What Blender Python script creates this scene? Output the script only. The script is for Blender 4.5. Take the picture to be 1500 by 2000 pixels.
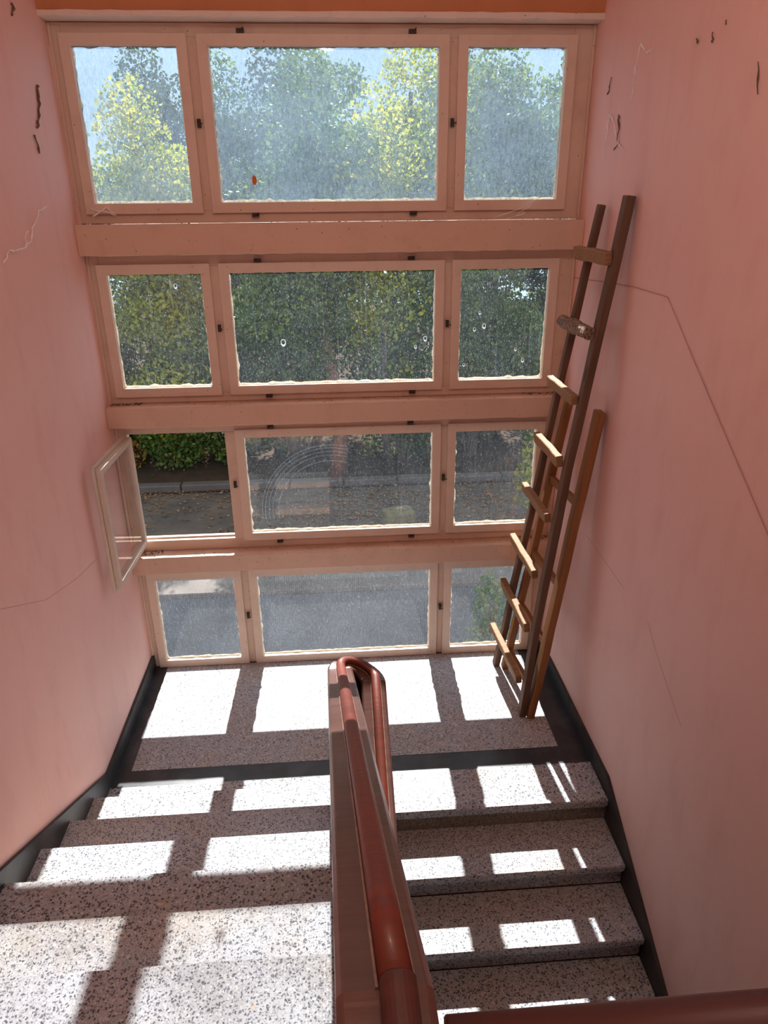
import bpy, bmesh, math, random
import numpy as np
from mathutils import Vector, Matrix

for o in list(bpy.data.objects):
    bpy.data.objects.remove(o)
scene = bpy.context.scene
C = scene.collection
random.seed(7)
rng = np.random.default_rng(7)

# ------------------------------------------------------------------ camera
# X right, Y towards the window wall (its inner face is Y=0), Z up, landing at Z=0
FPX = 1379.2
YAW, PITCH, ROLL = 0.0669, 0.4083, -0.0105
cam_data = bpy.data.cameras.new('camera')
cam = bpy.data.objects.new('camera', cam_data)
C.objects.link(cam)
cam_data.sensor_fit = 'HORIZONTAL'
cam_data.sensor_width = 36.0
cam_data.lens = FPX / 1500.0 * 36.0
cam_data.clip_start = 0.02
fwd = Vector((math.sin(YAW) * math.cos(PITCH), math.cos(YAW) * math.cos(PITCH), -math.sin(PITCH)))
rgt0 = Vector((math.cos(YAW), -math.sin(YAW), 0))
up0 = rgt0.cross(fwd)
rgt = math.cos(ROLL) * rgt0 + math.sin(ROLL) * up0
upv = -math.sin(ROLL) * rgt0 + math.cos(ROLL) * up0
m = Matrix((rgt, upv, -fwd)).transposed().to_4x4()
m.translation = Vector((1.4202, -4.3416, 3.1112))
cam.matrix_world = m
scene.camera = cam

# ------------------------------------------------------------------ sky, sun, exposure
SUN_TAN = 0.90
SUN_STRENGTH = 5.3
SKY_STRENGTH = 0.46
EXPOSURE = 1.55
FILL_LAMP = 17.0           # radiance of the added unseen fill lamp over the stairs
world = bpy.data.worlds.new('sky')
scene.world = world
world.use_nodes = True
wn = world.node_tree.nodes
wl = world.node_tree.links
for n in list(wn):
    wn.remove(n)
# clear-day gradient: pale blue at the horizon, deeper blue overhead, the same all round
wco = wn.new('ShaderNodeTexCoord')
wsep = wn.new('ShaderNodeSeparateXYZ')
sky = wn.new('ShaderNodeValToRGB')
wl.new(wco.outputs['Generated'], wsep.inputs[0])
wl.new(wsep.outputs['Z'], sky.inputs[0])
for e, (p, c) in zip([sky.color_ramp.elements[0], sky.color_ramp.elements[1], sky.color_ramp.elements.new(0.25)],
                     [(0.0, (0.60, 0.80, 1.0, 1)), (1.0, (0.42, 0.62, 0.98, 1)), (0.25, (0.50, 0.74, 1.0, 1))]):
    e.position = p
    e.color = c
bgn = wn.new('ShaderNodeBackground')
bgn.inputs['Strength'].default_value = SKY_STRENGTH
wout = wn.new('ShaderNodeOutputWorld')
wl.new(sky.outputs[0], bgn.inputs[0])
wl.new(bgn.outputs[0], wout.inputs[0])

sun_data = bpy.data.lights.new('sun', 'SUN')
sun_data.energy = SUN_STRENGTH
sun_data.angle = math.radians(0.6)
sun_data.color = (1.0, 0.98, 0.95)
sun = bpy.data.objects.new('sun', sun_data)
C.objects.link(sun)
sun.rotation_euler = Vector((-0.02, -1.0, -SUN_TAN)).to_track_quat('-Z', 'Y').to_euler()
sun.location = (1.5, 20, 20)

vs = scene.view_settings
vs.view_transform = 'Standard'
vs.look = 'None'
vs.gamma = 1.0
vs.exposure = EXPOSURE
vs.use_curve_mapping = False
scene.cycles.max_bounces = 14
scene.cycles.diffuse_bounces = 8
scene.cycles.transparent_max_bounces = 24
scene.cycles.sample_clamp_indirect = 6.0


# ------------------------------------------------------------------ materials
class NT:
    def __init__(self, name):
        self.mat = bpy.data.materials.new(name)
        self.mat.use_nodes = True
        self.t = self.mat.node_tree
        for n in list(self.t.nodes):
            self.t.nodes.remove(n)
        self.out = self.t.nodes.new('ShaderNodeOutputMaterial')
        self._co = None

    def n(self, typ, **kw):
        nd = self.t.nodes.new(typ)
        for k, v in kw.items():
            setattr(nd, k, v)
        return nd

    def l(self, a, b):
        self.t.links.new(a, b)

    def set(self, nd, key, v):
        s = nd.inputs[key]
        if hasattr(v, 'is_output'):
            self.l(v, s)
        else:
            if isinstance(v, (tuple, list)) and len(v) == 3 and s.type == 'RGBA':
                v = (*v, 1)
            s.default_value = v

    @property
    def co(self):
        if self._co is None:
            self._co = self.n('ShaderNodeNewGeometry').outputs['Position']
        return self._co

    def objco(self):
        return self.n('ShaderNodeTexCoord').outputs['Object']

    def mapping(self, co, scale=(1, 1, 1), loc=(0, 0, 0), rot=(0, 0, 0)):
        mp = self.n('ShaderNodeMapping')
        self.l(co, mp.inputs['Vector'])
        mp.inputs['Scale'].default_value = scale
        mp.inputs['Location'].default_value = loc
        mp.inputs['Rotation'].default_value = rot
        return mp.outputs[0]

    def noise(self, co, scale, detail=3, rough=0.55):
        nd = self.n('ShaderNodeTexNoise')
        self.l(co, nd.inputs['Vector'])
        nd.inputs['Scale'].default_value = scale
        nd.inputs['Detail'].default_value = detail
        nd.inputs['Roughness'].default_value = rough
        return nd.outputs['Fac']

    def voronoi(self, co, scale, feature='F1', out='Distance', rand=1.0):
        nd = self.n('ShaderNodeTexVoronoi', feature=feature)
        self.l(co, nd.inputs['Vector'])
        nd.inputs['Scale'].default_value = scale
        nd.inputs['Randomness'].default_value = rand
        return nd.outputs[out]

    def math(self, op, a, b=0.0, c=0.0, clamp=False):
        nd = self.n('ShaderNodeMath', operation=op, use_clamp=clamp)
        for i, v in enumerate((a, b, c)):
            self.set(nd, i, v)
        return nd.outputs[0]

    def ramp(self, fac, stops):
        nd = self.n('ShaderNodeValToRGB')
        cr = nd.color_ramp
        while len(cr.elements) < len(stops):
            cr.elements.new(0.5)
        for e, (p, c) in zip(cr.elements, stops):
            e.position = p
            e.color = (*c, 1) if isinstance(c, (tuple, list)) else (c, c, c, 1)
        self.l(fac, nd.inputs[0])
        return nd.outputs[0]

    def range(self, v, a, b, c=0.0, d=1.0):
        nd = self.n('ShaderNodeMapRange')
        self.set(nd, 0, v)
        for i, x in enumerate((a, b, c, d)):
            nd.inputs[i + 1].default_value = x
        return nd.outputs[0]

    def mix(self, fac, a, b, blend='MIX'):
        nd = self.n('ShaderNodeMix', data_type='RGBA', blend_type=blend)
        self.set(nd, 0, fac)
        self.set(nd, 6, a)
        self.set(nd, 7, b)
        return nd.outputs[2]

    def sep(self, v):
        nd = self.n('ShaderNodeSeparateXYZ')
        self.l(v, nd.inputs[0])
        return nd.outputs

    def bump(self, h, strength=0.3, dist=0.005):
        nd = self.n('ShaderNodeBump')
        nd.inputs['Strength'].default_value = strength
        nd.inputs['Distance'].default_value = dist
        self.l(h, nd.inputs['Height'])
        return nd.outputs[0]

    def principled(self, color, rough=0.6, normal=None, spec=0.5, metallic=0.0, coat=0.0):
        p = self.n('ShaderNodeBsdfPrincipled')
        self.set(p, 'Base Color', color)
        self.set(p, 'Roughness', rough)
        self.set(p, 'Metallic', metallic)
        self.set(p, 'Specular IOR Level', spec)
        if coat:
            self.set(p, 'Coat Weight', coat)
            self.set(p, 'Coat Roughness', 0.12)
        if normal is not None:
            self.l(normal, p.inputs['Normal'])
        return p.outputs[0]

    def done(self, sh):
        self.l(sh, self.out.inputs['Surface'])
        return self.mat


def mat_wall(name, base, dark, light, cracks=()):
    t = NT(name)
    big = t.noise(t.co, 0.9, 4)
    mid = t.noise(t.mapping(t.co, (3, 3, 1.0)), 2.2, 5, 0.65)
    fine = t.noise(t.co, 60, 3)
    c = t.mix(t.range(big, 0.35, 0.7), base, light)
    c = t.mix(t.range(mid, 0.5, 0.75, 0, 0.6), c, dark)
    # chips and fly specks
    sp = t.voronoi(t.co, 5.5)
    gate = t.noise(t.co, 2.3, 2)
    r = t.range(gate, 0.5, 0.75, 0.0, 0.05)
    speck = t.math('LESS_THAN', sp, r)
    sp2 = t.math('LESS_THAN', t.voronoi(t.mapping(t.co, (1, 1, 0.35)), 11.0), t.range(gate, 0.45, 0.8, 0.0, 0.045))
    c = t.mix(t.math('MULTIPLY', speck, 0.75), c, (0.13, 0.07, 0.05))
    c = t.mix(t.math('MULTIPLY', sp2, 0.4), c, (0.25, 0.14, 0.11))
    nrm = t.bump(t.math('ADD', t.math('MULTIPLY', fine, 0.25), mid), 0.25, 0.004)
    return t.done(t.principled(c, 0.62, nrm, 0.35))


M = {}
M['wall'] = mat_wall('salmon_plaster', (0.79, 0.49, 0.43), (0.71, 0.41, 0.35), (0.81, 0.53, 0.47))
M['wall_orange'] = mat_wall('orange_plaster', (0.50, 0.20, 0.085), (0.40, 0.15, 0.06), (0.53, 0.22, 0.10))
M['ceiling'] = mat_wall('ceiling_plaster', (0.80, 0.50, 0.34), (0.70, 0.42, 0.28), (0.82, 0.54, 0.38))


def mat_paint(name, base, dirt, worn, rough=0.5, chips=0.66):
    t = NT(name)
    mid = t.noise(t.co, 6, 5, 0.65)
    fine = t.noise(t.co, 45, 4, 0.7)
    c = t.mix(t.range(mid, 0.5, 0.8, 0, 0.55), base, dirt)
    chip = t.range(t.noise(t.co, 28, 5, 0.75), chips, chips + 0.06)
    c = t.mix(t.math('MULTIPLY', chip, 0.7), c, worn)
    streak = t.range(t.noise(t.mapping(t.co, (9, 9, 1.5)), 2.0, 4, 0.7), 0.58, 0.75)
    c = t.mix(t.math('MULTIPLY', streak, 0.3), c, dirt)
    sp = t.math('LESS_THAN', t.voronoi(t.co, 16), 0.06)
    c = t.mix(t.math('MULTIPLY', sp, 0.7), c, (0.10, 0.06, 0.04))
    nrm = t.bump(t.math('ADD', t.math('MULTIPLY', chip, -0.6), fine), 0.3, 0.003)
    return t.done(t.principled(c, rough, nrm, 0.4))


M['frame'] = mat_paint('cream_frame_paint', (0.66, 0.50, 0.39), (0.50, 0.35, 0.25), (0.30, 0.19, 0.12))
M['sash'] = mat_paint('cream_sash_paint', (0.70, 0.55, 0.44), (0.55, 0.40, 0.30), (0.32, 0.20, 0.13))
M['sash_grey'] = mat_paint('weathered_sash_paint', (0.60, 0.52, 0.43), (0.42, 0.34, 0.27), (0.22, 0.15, 0.10))
M['beam'] = mat_paint('beam_paint', (0.64, 0.44, 0.33), (0.50, 0.32, 0.22), (0.33, 0.20, 0.13), 0.6, 0.62)
M['lintel'] = mat_paint('lintel_paint', (0.72, 0.62, 0.54), (0.55, 0.44, 0.36), (0.30, 0.22, 0.17), 0.6)


def mat_plain(name, color, rough=0.6, metallic=0.0, spec=0.5, var=0.25, scale=20):
    t = NT(name)
    n = t.noise(t.co, scale, 4, 0.6)
    dark = tuple(x * (1 - var) for x in color)
    c = t.mix(t.range(n, 0.3, 0.7), dark, color)
    return t.done(t.principled(c, rough, t.bump(n, 0.2, 0.003), spec, metallic))


t = NT('thin_white_putty')
dm, td, tt = t.n('ShaderNodeMixShader'), t.n('ShaderNodeBsdfDiffuse'), t.n('ShaderNodeBsdfTranslucent')
pc = t.ramp(t.noise(t.co, 70, 3), [(0.3, (0.62, 0.58, 0.50)), (0.65, (0.84, 0.82, 0.76))])
t.l(pc, td.inputs[0])
t.l(pc, tt.inputs[0])
dm.inputs[0].default_value = 0.55
t.l(td.outputs[0], dm.inputs[1])
t.l(tt.outputs[0], dm.inputs[2])
M['putty'] = t.done(dm.outputs[0])
t = NT('dried_drip')
dm, td, tt = t.n('ShaderNodeMixShader'), t.n('ShaderNodeBsdfDiffuse'), t.n('ShaderNodeBsdfTranslucent')
td.inputs[0].default_value = (0.6, 0.6, 0.6, 1)
dn = t.noise(t.co, 90, 3)
t.l(t.ramp(dn, [(0.3, (0.22, 0.25, 0.28)), (0.7, (0.42, 0.46, 0.50))]), tt.inputs[0])
dm.inputs[0].default_value = 0.6
t.l(td.outputs[0], dm.inputs[1])
t.l(tt.outputs[0], dm.inputs[2])
M['drip'] = t.done(dm.outputs[0])
M['iron'] = mat_plain('rusty_iron', (0.10, 0.065, 0.045), 0.6, 0.4, var=0.5, scale=90)
M['cobweb'] = mat_plain('cobweb_dust', (0.92, 0.88, 0.84), 0.9, var=0.1)
M['cobweb_dark'] = mat_plain('sooty_cobweb', (0.17, 0.10, 0.08), 0.9)
M['wire'] = mat_plain('thin_painted_wire', (0.45, 0.25, 0.20), 0.6)
M['orange_spot'] = mat_plain('orange_wax', (0.75, 0.17, 0.03), 0.5, scale=200)
M['kerb'] = mat_plain('kerb_stone', (0.13, 0.105, 0.09), 0.9, scale=6)
M['conc'] = mat_plain('weathered_concrete', (0.14, 0.14, 0.145), 0.9, scale=3)
M['bark'] = mat_plain('tree_bark', (0.12, 0.085, 0.06), 0.9, scale=8, var=0.5)
M['bark_red'] = mat_plain('reddish_bark', (0.28, 0.13, 0.08), 0.9, scale=8, var=0.4)
M['stone'] = mat_plain('ochre_stone', (0.20, 0.17, 0.09), 0.9, scale=5, var=0.4)


def mat_terrazzo(name, cement, warm, chip_dark, chip_light, scale=85.0, rough=0.38, dark_amount=0.4):
    t = NT(name)
    nz = t.n('ShaderNodeTexNoise')
    t.l(t.co, nz.inputs['Vector'])
    nz.inputs['Scale'].default_value = 120
    wv = t.n('ShaderNodeVectorMath', operation='MULTIPLY_ADD')
    t.l(nz.outputs['Color'], wv.inputs[0])
    wv.inputs[1].default_value = (0.014, 0.014, 0.014)
    t.l(t.co, wv.inputs[2])
    warp = wv.outputs[0]

    def layer(sc, size):
        v = t.n('ShaderNodeTexVoronoi')
        t.l(warp, v.inputs['Vector'])
        v.inputs['Scale'].default_value = sc
        col = t.sep(v.outputs['Color'])
        lim = t.math('MULTIPLY', t.range(col[2], 0, 1, 0.45, 1.1), size)
        return t.math('LESS_THAN', v.outputs['Distance'], lim), col
    in1, c1 = layer(scale, 0.50)
    in2, c2 = layer(scale * 1.9, 0.52)
    dark = t.math('MULTIPLY', in1, t.math('LESS_THAN', c1[0], dark_amount))
    pale = t.math('MULTIPLY', in1, t.math('GREATER_THAN', c1[0], 0.72))
    fine_d = t.math('MULTIPLY', in2, t.math('LESS_THAN', c2[0], 0.55))
    big = t.noise(t.co, 2.2, 4, 0.6)
    fine = t.noise(t.co, 160, 2)
    base = t.mix(t.range(big, 0.45, 0.72), cement, warm)
    base = t.mix(t.range(fine, 0.3, 0.7, 0, 0.25), base, tuple(x * 0.6 for x in cement))
    c = t.mix(t.math('MULTIPLY', fine_d, 0.6), base, tuple(x * 2.5 for x in chip_dark))
    c = t.mix(t.math('MULTIPLY', pale, 0.7), c, chip_light)
    c = t.mix(t.math('MULTIPLY', dark, 0.9), c, t.mix(c1[1], chip_dark, tuple(min(1, x * 3.0) for x in chip_dark)))
    v2 = t.n('ShaderNodeTexVoronoi')
    t.l(warp, v2.inputs['Vector'])
    v2.inputs['Scale'].default_value = 26
    och = t.math('MULTIPLY', t.math('LESS_THAN', v2.outputs['Distance'], 0.22),
                 t.math('LESS_THAN', t.sep(v2.outputs['Color'])[0], 0.05))
    c = t.mix(t.math('MULTIPLY', och, 0.7), c, (0.55, 0.40, 0.22))
    grime = t.noise(t.mapping(t.co, (1, 1, 1), (3, 1, 0)), 3.0, 5, 0.65)
    c = t.mix(t.range(grime, 0.58, 0.80, 0, 0.55), c, (0.27, 0.21, 0.16))
    rg = t.range(big, 0.3, 0.7, rough - 0.08, rough + 0.15)
    nrm = t.bump(t.math('ADD', dark, fine), 0.12, 0.0015)
    return t.done(t.principled(c, rg, nrm, 0.22))


M['terrazzo'] = mat_terrazzo('pale_terrazzo', (0.42, 0.44, 0.48), (0.43, 0.39, 0.34), (0.045, 0.047, 0.055), (0.72, 0.72, 0.70), 112, 0.56, 0.55)
M['terrazzo_step'] = mat_terrazzo('step_terrazzo', (0.43, 0.45, 0.49), (0.43, 0.40, 0.35), (0.035, 0.037, 0.045), (0.62, 0.62, 0.60), 98, 0.56, 0.62)
M['terrazzo_brown'] = mat_terrazzo('brown_terrazzo', (0.30, 0.26, 0.22), (0.28, 0.21, 0.15), (0.05, 0.045, 0.04), (0.45, 0.40, 0.34), 98, 0.56, 0.5)


def mat_black(name, col, rough):
    t = NT(name)
    n = t.noise(t.co, 5, 5, 0.65)
    f = t.noise(t.co, 70, 3)
    c = t.mix(t.range(n, 0.45, 0.75), col, tuple(x * 2.2 + 0.01 for x in col))
    return t.done(t.principled(c, rough, t.bump(f, 0.1, 0.002), 0.5))


M['border'] = mat_black('black_border_terrazzo', (0.026, 0.030, 0.036), 0.32)
M['skirting'] = mat_black('black_skirting_paint', (0.022, 0.022, 0.022), 0.45)


def mat_rail(name, base, dark, rough, coat=0.4):
    t = NT(name)
    n = t.noise(t.mapping(t.co, (1, 9, 9)), 3, 4, 0.6)
    bands = t.noise(t.mapping(t.co, (2, 60, 2)), 1.0, 3, 0.5)
    wear = t.range(t.noise(t.co, 14, 5, 0.7), 0.63, 0.72)
    c = t.mix(t.range(n, 0.35, 0.7), base, dark)
    c = t.mix(t.math('MULTIPLY', wear, 0.5), c, tuple(min(1, x * 1.6 + 0.06) for x in base))
    nrm = t.bump(bands, 0.18, 0.004)
    return t.done(t.principled(c, rough, nrm, 0.5, 0.0, coat))


M['rail_board'] = mat_rail('brown_rail_paint', (0.125, 0.056, 0.045), (0.095, 0.042, 0.035), 0.33, 0.3)
M['rail_bead'] = mat_rail('rail_edge_highlight', (0.36, 0.23, 0.19), (0.20, 0.10, 0.08), 0.30, 0.4)  # lighter colour paints the highlight along the rail beads
M['rail_tube'] = mat_rail('red_rail_paint', (0.17, 0.030, 0.015), (0.12, 0.026, 0.016), 0.45, 0.08)
M['rail_dark'] = mat_rail('dark_red_rail_paint_and_shade', (0.085, 0.022, 0.018), (0.06, 0.016, 0.014), 0.5, 0.0)


def mat_wood(name, a, b, dark, grain=(40, 40, 2.0)):
    t = NT(name)
    o = t.objco()
    g = t.noise(t.mapping(o, grain), 1.6, 6, 0.65)
    g2 = t.noise(t.mapping(o, (8, 8, 1.2)), 1.2, 4, 0.6)
    c = t.mix(t.range(g, 0.3, 0.7), a, b)
    c = t.mix(t.range(g2, 0.52, 0.75, 0, 0.75), c, dark)
    knot = t.math('LESS_THAN', t.voronoi(t.mapping(o, (9, 9, 3.2)), 1.0), 0.16)
    c = t.mix(t.math('MULTIPLY', knot, 0.75), c, (0.05, 0.025, 0.015))
    return t.done(t.principled(c, 0.68, t.bump(g, 0.35, 0.003), 0.3))


M['wood_old'] = mat_wood('weathered_old_wood', (0.17, 0.095, 0.058), (0.11, 0.058, 0.036), (0.06, 0.033, 0.023))
M['wood_new'] = mat_wood('orange_pine_wood', (0.34, 0.15, 0.055), (0.25, 0.10, 0.035), (0.13, 0.05, 0.022))
M['wood_rung'] = mat_wood('sawn_rung_wood', (0.36, 0.20, 0.095), (0.22, 0.11, 0.05), (0.09, 0.045, 0.028), (2.0, 30, 30))


def mat_bark_log():
    t = NT('rough_bark')
    o = t.objco()
    v = t.voronoi(t.mapping(o, (1, 1, 1)), 55)
    n = t.noise(o, 40, 5, 0.7)
    c = t.mix(t.range(v, 0.1, 0.7), (0.10, 0.06, 0.045), (0.36, 0.25, 0.18))
    c = t.mix(t.range(n, 0.5, 0.7, 0, 0.6), c, (0.20, 0.12, 0.08))
    return t.done(t.principled(c, 0.85, t.bump(t.math('ADD', v, n), 0.9, 0.012), 0.2))


M['log'] = mat_bark_log()


def mat_glass(name, dust, speck, streak, arcs=None, lattice=0.0, dirt=(0.74, 0.87, 1.0)):
    """old window glass: clear, thinly reflecting, with a film of dust that scatters the sun"""
    t = NT(name)
    co = t.co
    x, y, z = t.sep(co)
    cloud = t.noise(co, 2.4, 4, 0.6)
    film = t.range(cloud, 0.3, 0.75, dust * 0.45, dust * 1.3)
    fine = t.noise(t.mapping(co, (1.5, 1, 0.6)), 46, 4, 0.75)
    film = t.math('MULTIPLY', film, t.range(fine, 0.25, 0.72, 0.35, 1.75))
    grains = t.range(t.noise(t.mapping(co, (1.3, 1, 0.75)), 120, 2, 0.5), 0.60, 0.72)
    film = t.math('ADD', film, t.math('MULTIPLY', grains, speck))
    v = t.voronoi(co, 24)
    spots = t.math('LESS_THAN', v, t.range(t.noise(co, 3.1, 2), 0.45, 0.75, 0.0, 0.16))
    film = t.math('ADD', film, t.math('MULTIPLY', spots, speck * 0.8))
    st = t.noise(t.mapping(co, (60, 1, 1.6)), 1.0, 3, 0.6)
    film = t.math('ADD', film, t.math('MULTIPLY', t.range(st, 0.60, 0.76), streak))
    if lattice:
        wv = t.math('SINE', t.math('MULTIPLY', x, 430.0))
        film = t.math('ADD', film, t.math('MULTIPLY', t.range(wv, 0.3, 1.0), lattice))
    if arcs:
        cx, cz, rads = arcs
        dx = t.math('SUBTRACT', x, cx)
        dz = t.math('SUBTRACT', z, cz)
        rr = t.math('SQRT', t.math('ADD', t.math('MULTIPLY', dx, dx), t.math('MULTIPLY', dz, dz)))
        quad = t.math('MULTIPLY', t.math('LESS_THAN', dx, 0.12), t.math('GREATER_THAN', dz, -0.05))
        for r in rads:
            ln = t.math('LESS_THAN', t.math('ABSOLUTE', t.math('SUBTRACT', rr, r)), 0.0022)
            film = t.math('ADD', film, t.math('MULTIPLY', t.math('MULTIPLY', ln, quad), 0.022))
    film = t.math('MINIMUM', film, 0.9)
    tr = t.n('ShaderNodeBsdfTransparent')
    tr.inputs[0].default_value = (0.985, 0.99, 0.99, 1)
    gl = t.n('ShaderNodeBsdfGlossy')
    gl.inputs['Roughness'].default_value = 0.03
    lw = t.n('ShaderNodeLayerWeight')
    refl = t.math('ADD', t.math('MULTIPLY', t.math('POWER', lw.outputs['Facing'], 4.0), 0.35), 0.025)
    clear = t.n('ShaderNodeMixShader')
    t.l(refl, clear.inputs[0])
    t.l(tr.outputs[0], clear.inputs[1])
    t.l(gl.outputs[0], clear.inputs[2])
    du = t.n('ShaderNodeBsdfTranslucent')
    du.inputs[0].default_value = (*dirt, 1)
    df = t.n('ShaderNodeBsdfDiffuse')
    df.inputs[0].default_value = tuple(0.7 * x for x in dirt) + (1,)
    dd = t.n('ShaderNodeMixShader')
    dd.inputs[0].default_value = 0.35
    t.l(du.outputs[0], dd.inputs[1])
    t.l(df.outputs[0], dd.inputs[2])
    mx = t.n('ShaderNodeMixShader')
    t.l(film, mx.inputs[0])
    t.l(clear.outputs[0], mx.inputs[1])
    t.l(dd.outputs[0], mx.inputs[2])
    return t.done(mx.outputs[0])


M['glass1'] = mat_glass('dusty_glass_top', 0.260, 0.34, 0.02, dirt=(0.20, 0.27, 0.34))
M['glass2'] = mat_glass('dusty_glass_upper', 0.012, 0.08, 0.03)
M['glass3'] = mat_glass('dusty_glass_middle', 0.010, 0.045, 0.013, arcs=(1.36, 1.20, (0.40, 0.425, 0.45, 0.47, 0.36)))
M['glass4'] = mat_glass('dusty_glass_bottom', 0.020, 0.07, 0.010, lattice=0.01)
M['glass_clean'] = mat_glass('thinly_dusty_glass', 0.012, 0.015, 0.005)


def mat_leaf(name, cols, trans=0.5):
    t = NT(name)
    geo = t.n('ShaderNodeNewGeometry')
    n = t.noise(t.co, 0.9, 3)
    f = t.math('ADD', t.math('MULTIPLY', geo.outputs['Random Per Island'], 0.6), t.math('MULTIPLY', t.range(n, 0.3, 0.7), 0.4))
    k = len(cols) - 1
    c = t.ramp(f, [(i / k, cc) for i, cc in enumerate(cols)])
    df = t.principled(c, 0.55, None, 0.35)
    tl = t.n('ShaderNodeBsdfTranslucent')
    t.l(t.mix(1.0, c, (1.0, 1.0, 0.55), 'MULTIPLY'), tl.inputs[0])
    mx = t.n('ShaderNodeMixShader')
    mx.inputs[0].default_value = trans
    t.l(df, mx.inputs[1])
    t.l(tl.outputs[0], mx.inputs[2])
    return t.done(mx.outputs[0])


M['leaf_green'] = mat_leaf('green_leaves', [(0.025, 0.055, 0.015), (0.07, 0.13, 0.025), (0.17, 0.24, 0.04), (0.36, 0.40, 0.06)])
M['leaf_dark'] = mat_leaf('dark_leaves', [(0.012, 0.03, 0.012), (0.025, 0.055, 0.016), (0.055, 0.09, 0.022), (0.11, 0.13, 0.035)], 0.4)
M['leaf_yellow'] = mat_leaf('yellow_green_leaves', [(0.08, 0.14, 0.02), (0.26, 0.32, 0.04), (0.55, 0.52, 0.06), (0.66, 0.54, 0.06)], 0.55)
M['leaf_orange'] = mat_leaf('orange_leaves', [(0.30, 0.12, 0.03), (0.45, 0.20, 0.04), (0.55, 0.33, 0.05), (0.20, 0.10, 0.04)], 0.5)
M['leaf_hedge'] = mat_leaf('hedge_leaves', [(0.025, 0.06, 0.018), (0.07, 0.14, 0.03), (0.17, 0.26, 0.045), (0.30, 0.17, 0.06)], 0.45)
M['leaf_litter'] = mat_leaf('fallen_leaves', [(0.12, 0.06, 0.03), (0.22, 0.11, 0.05), (0.32, 0.19, 0.10), (0.08, 0.05, 0.03)], 0.15)


def mat_ground():
    t = NT('asphalt_ground')
    n = t.noise(t.co, 1.6, 5, 0.65)
    f = t.noise(t.co, 40, 3)
    c = t.mix(t.range(n, 0.35, 0.7), (0.085, 0.07, 0.06), (0.17, 0.13, 0.10))
    c = t.mix(t.range(f, 0.4, 0.7, 0, 0.4), c, (0.09, 0.085, 0.08))
    return t.done(t.principled(c, 0.9, t.bump(f, 0.3, 0.02), 0.2))


def mat_soil():
    t = NT('earth_under_trees')
    n = t.noise(t.co, 2.2, 5, 0.65)
    c = t.mix(t.range(n, 0.35, 0.7), (0.045, 0.03, 0.02), (0.085, 0.052, 0.032))
    return t.done(t.principled(c, 0.95, t.bump(n, 0.5, 0.05), 0.1))


M['ground'] = mat_ground()
M['soil'] = mat_soil()


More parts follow.
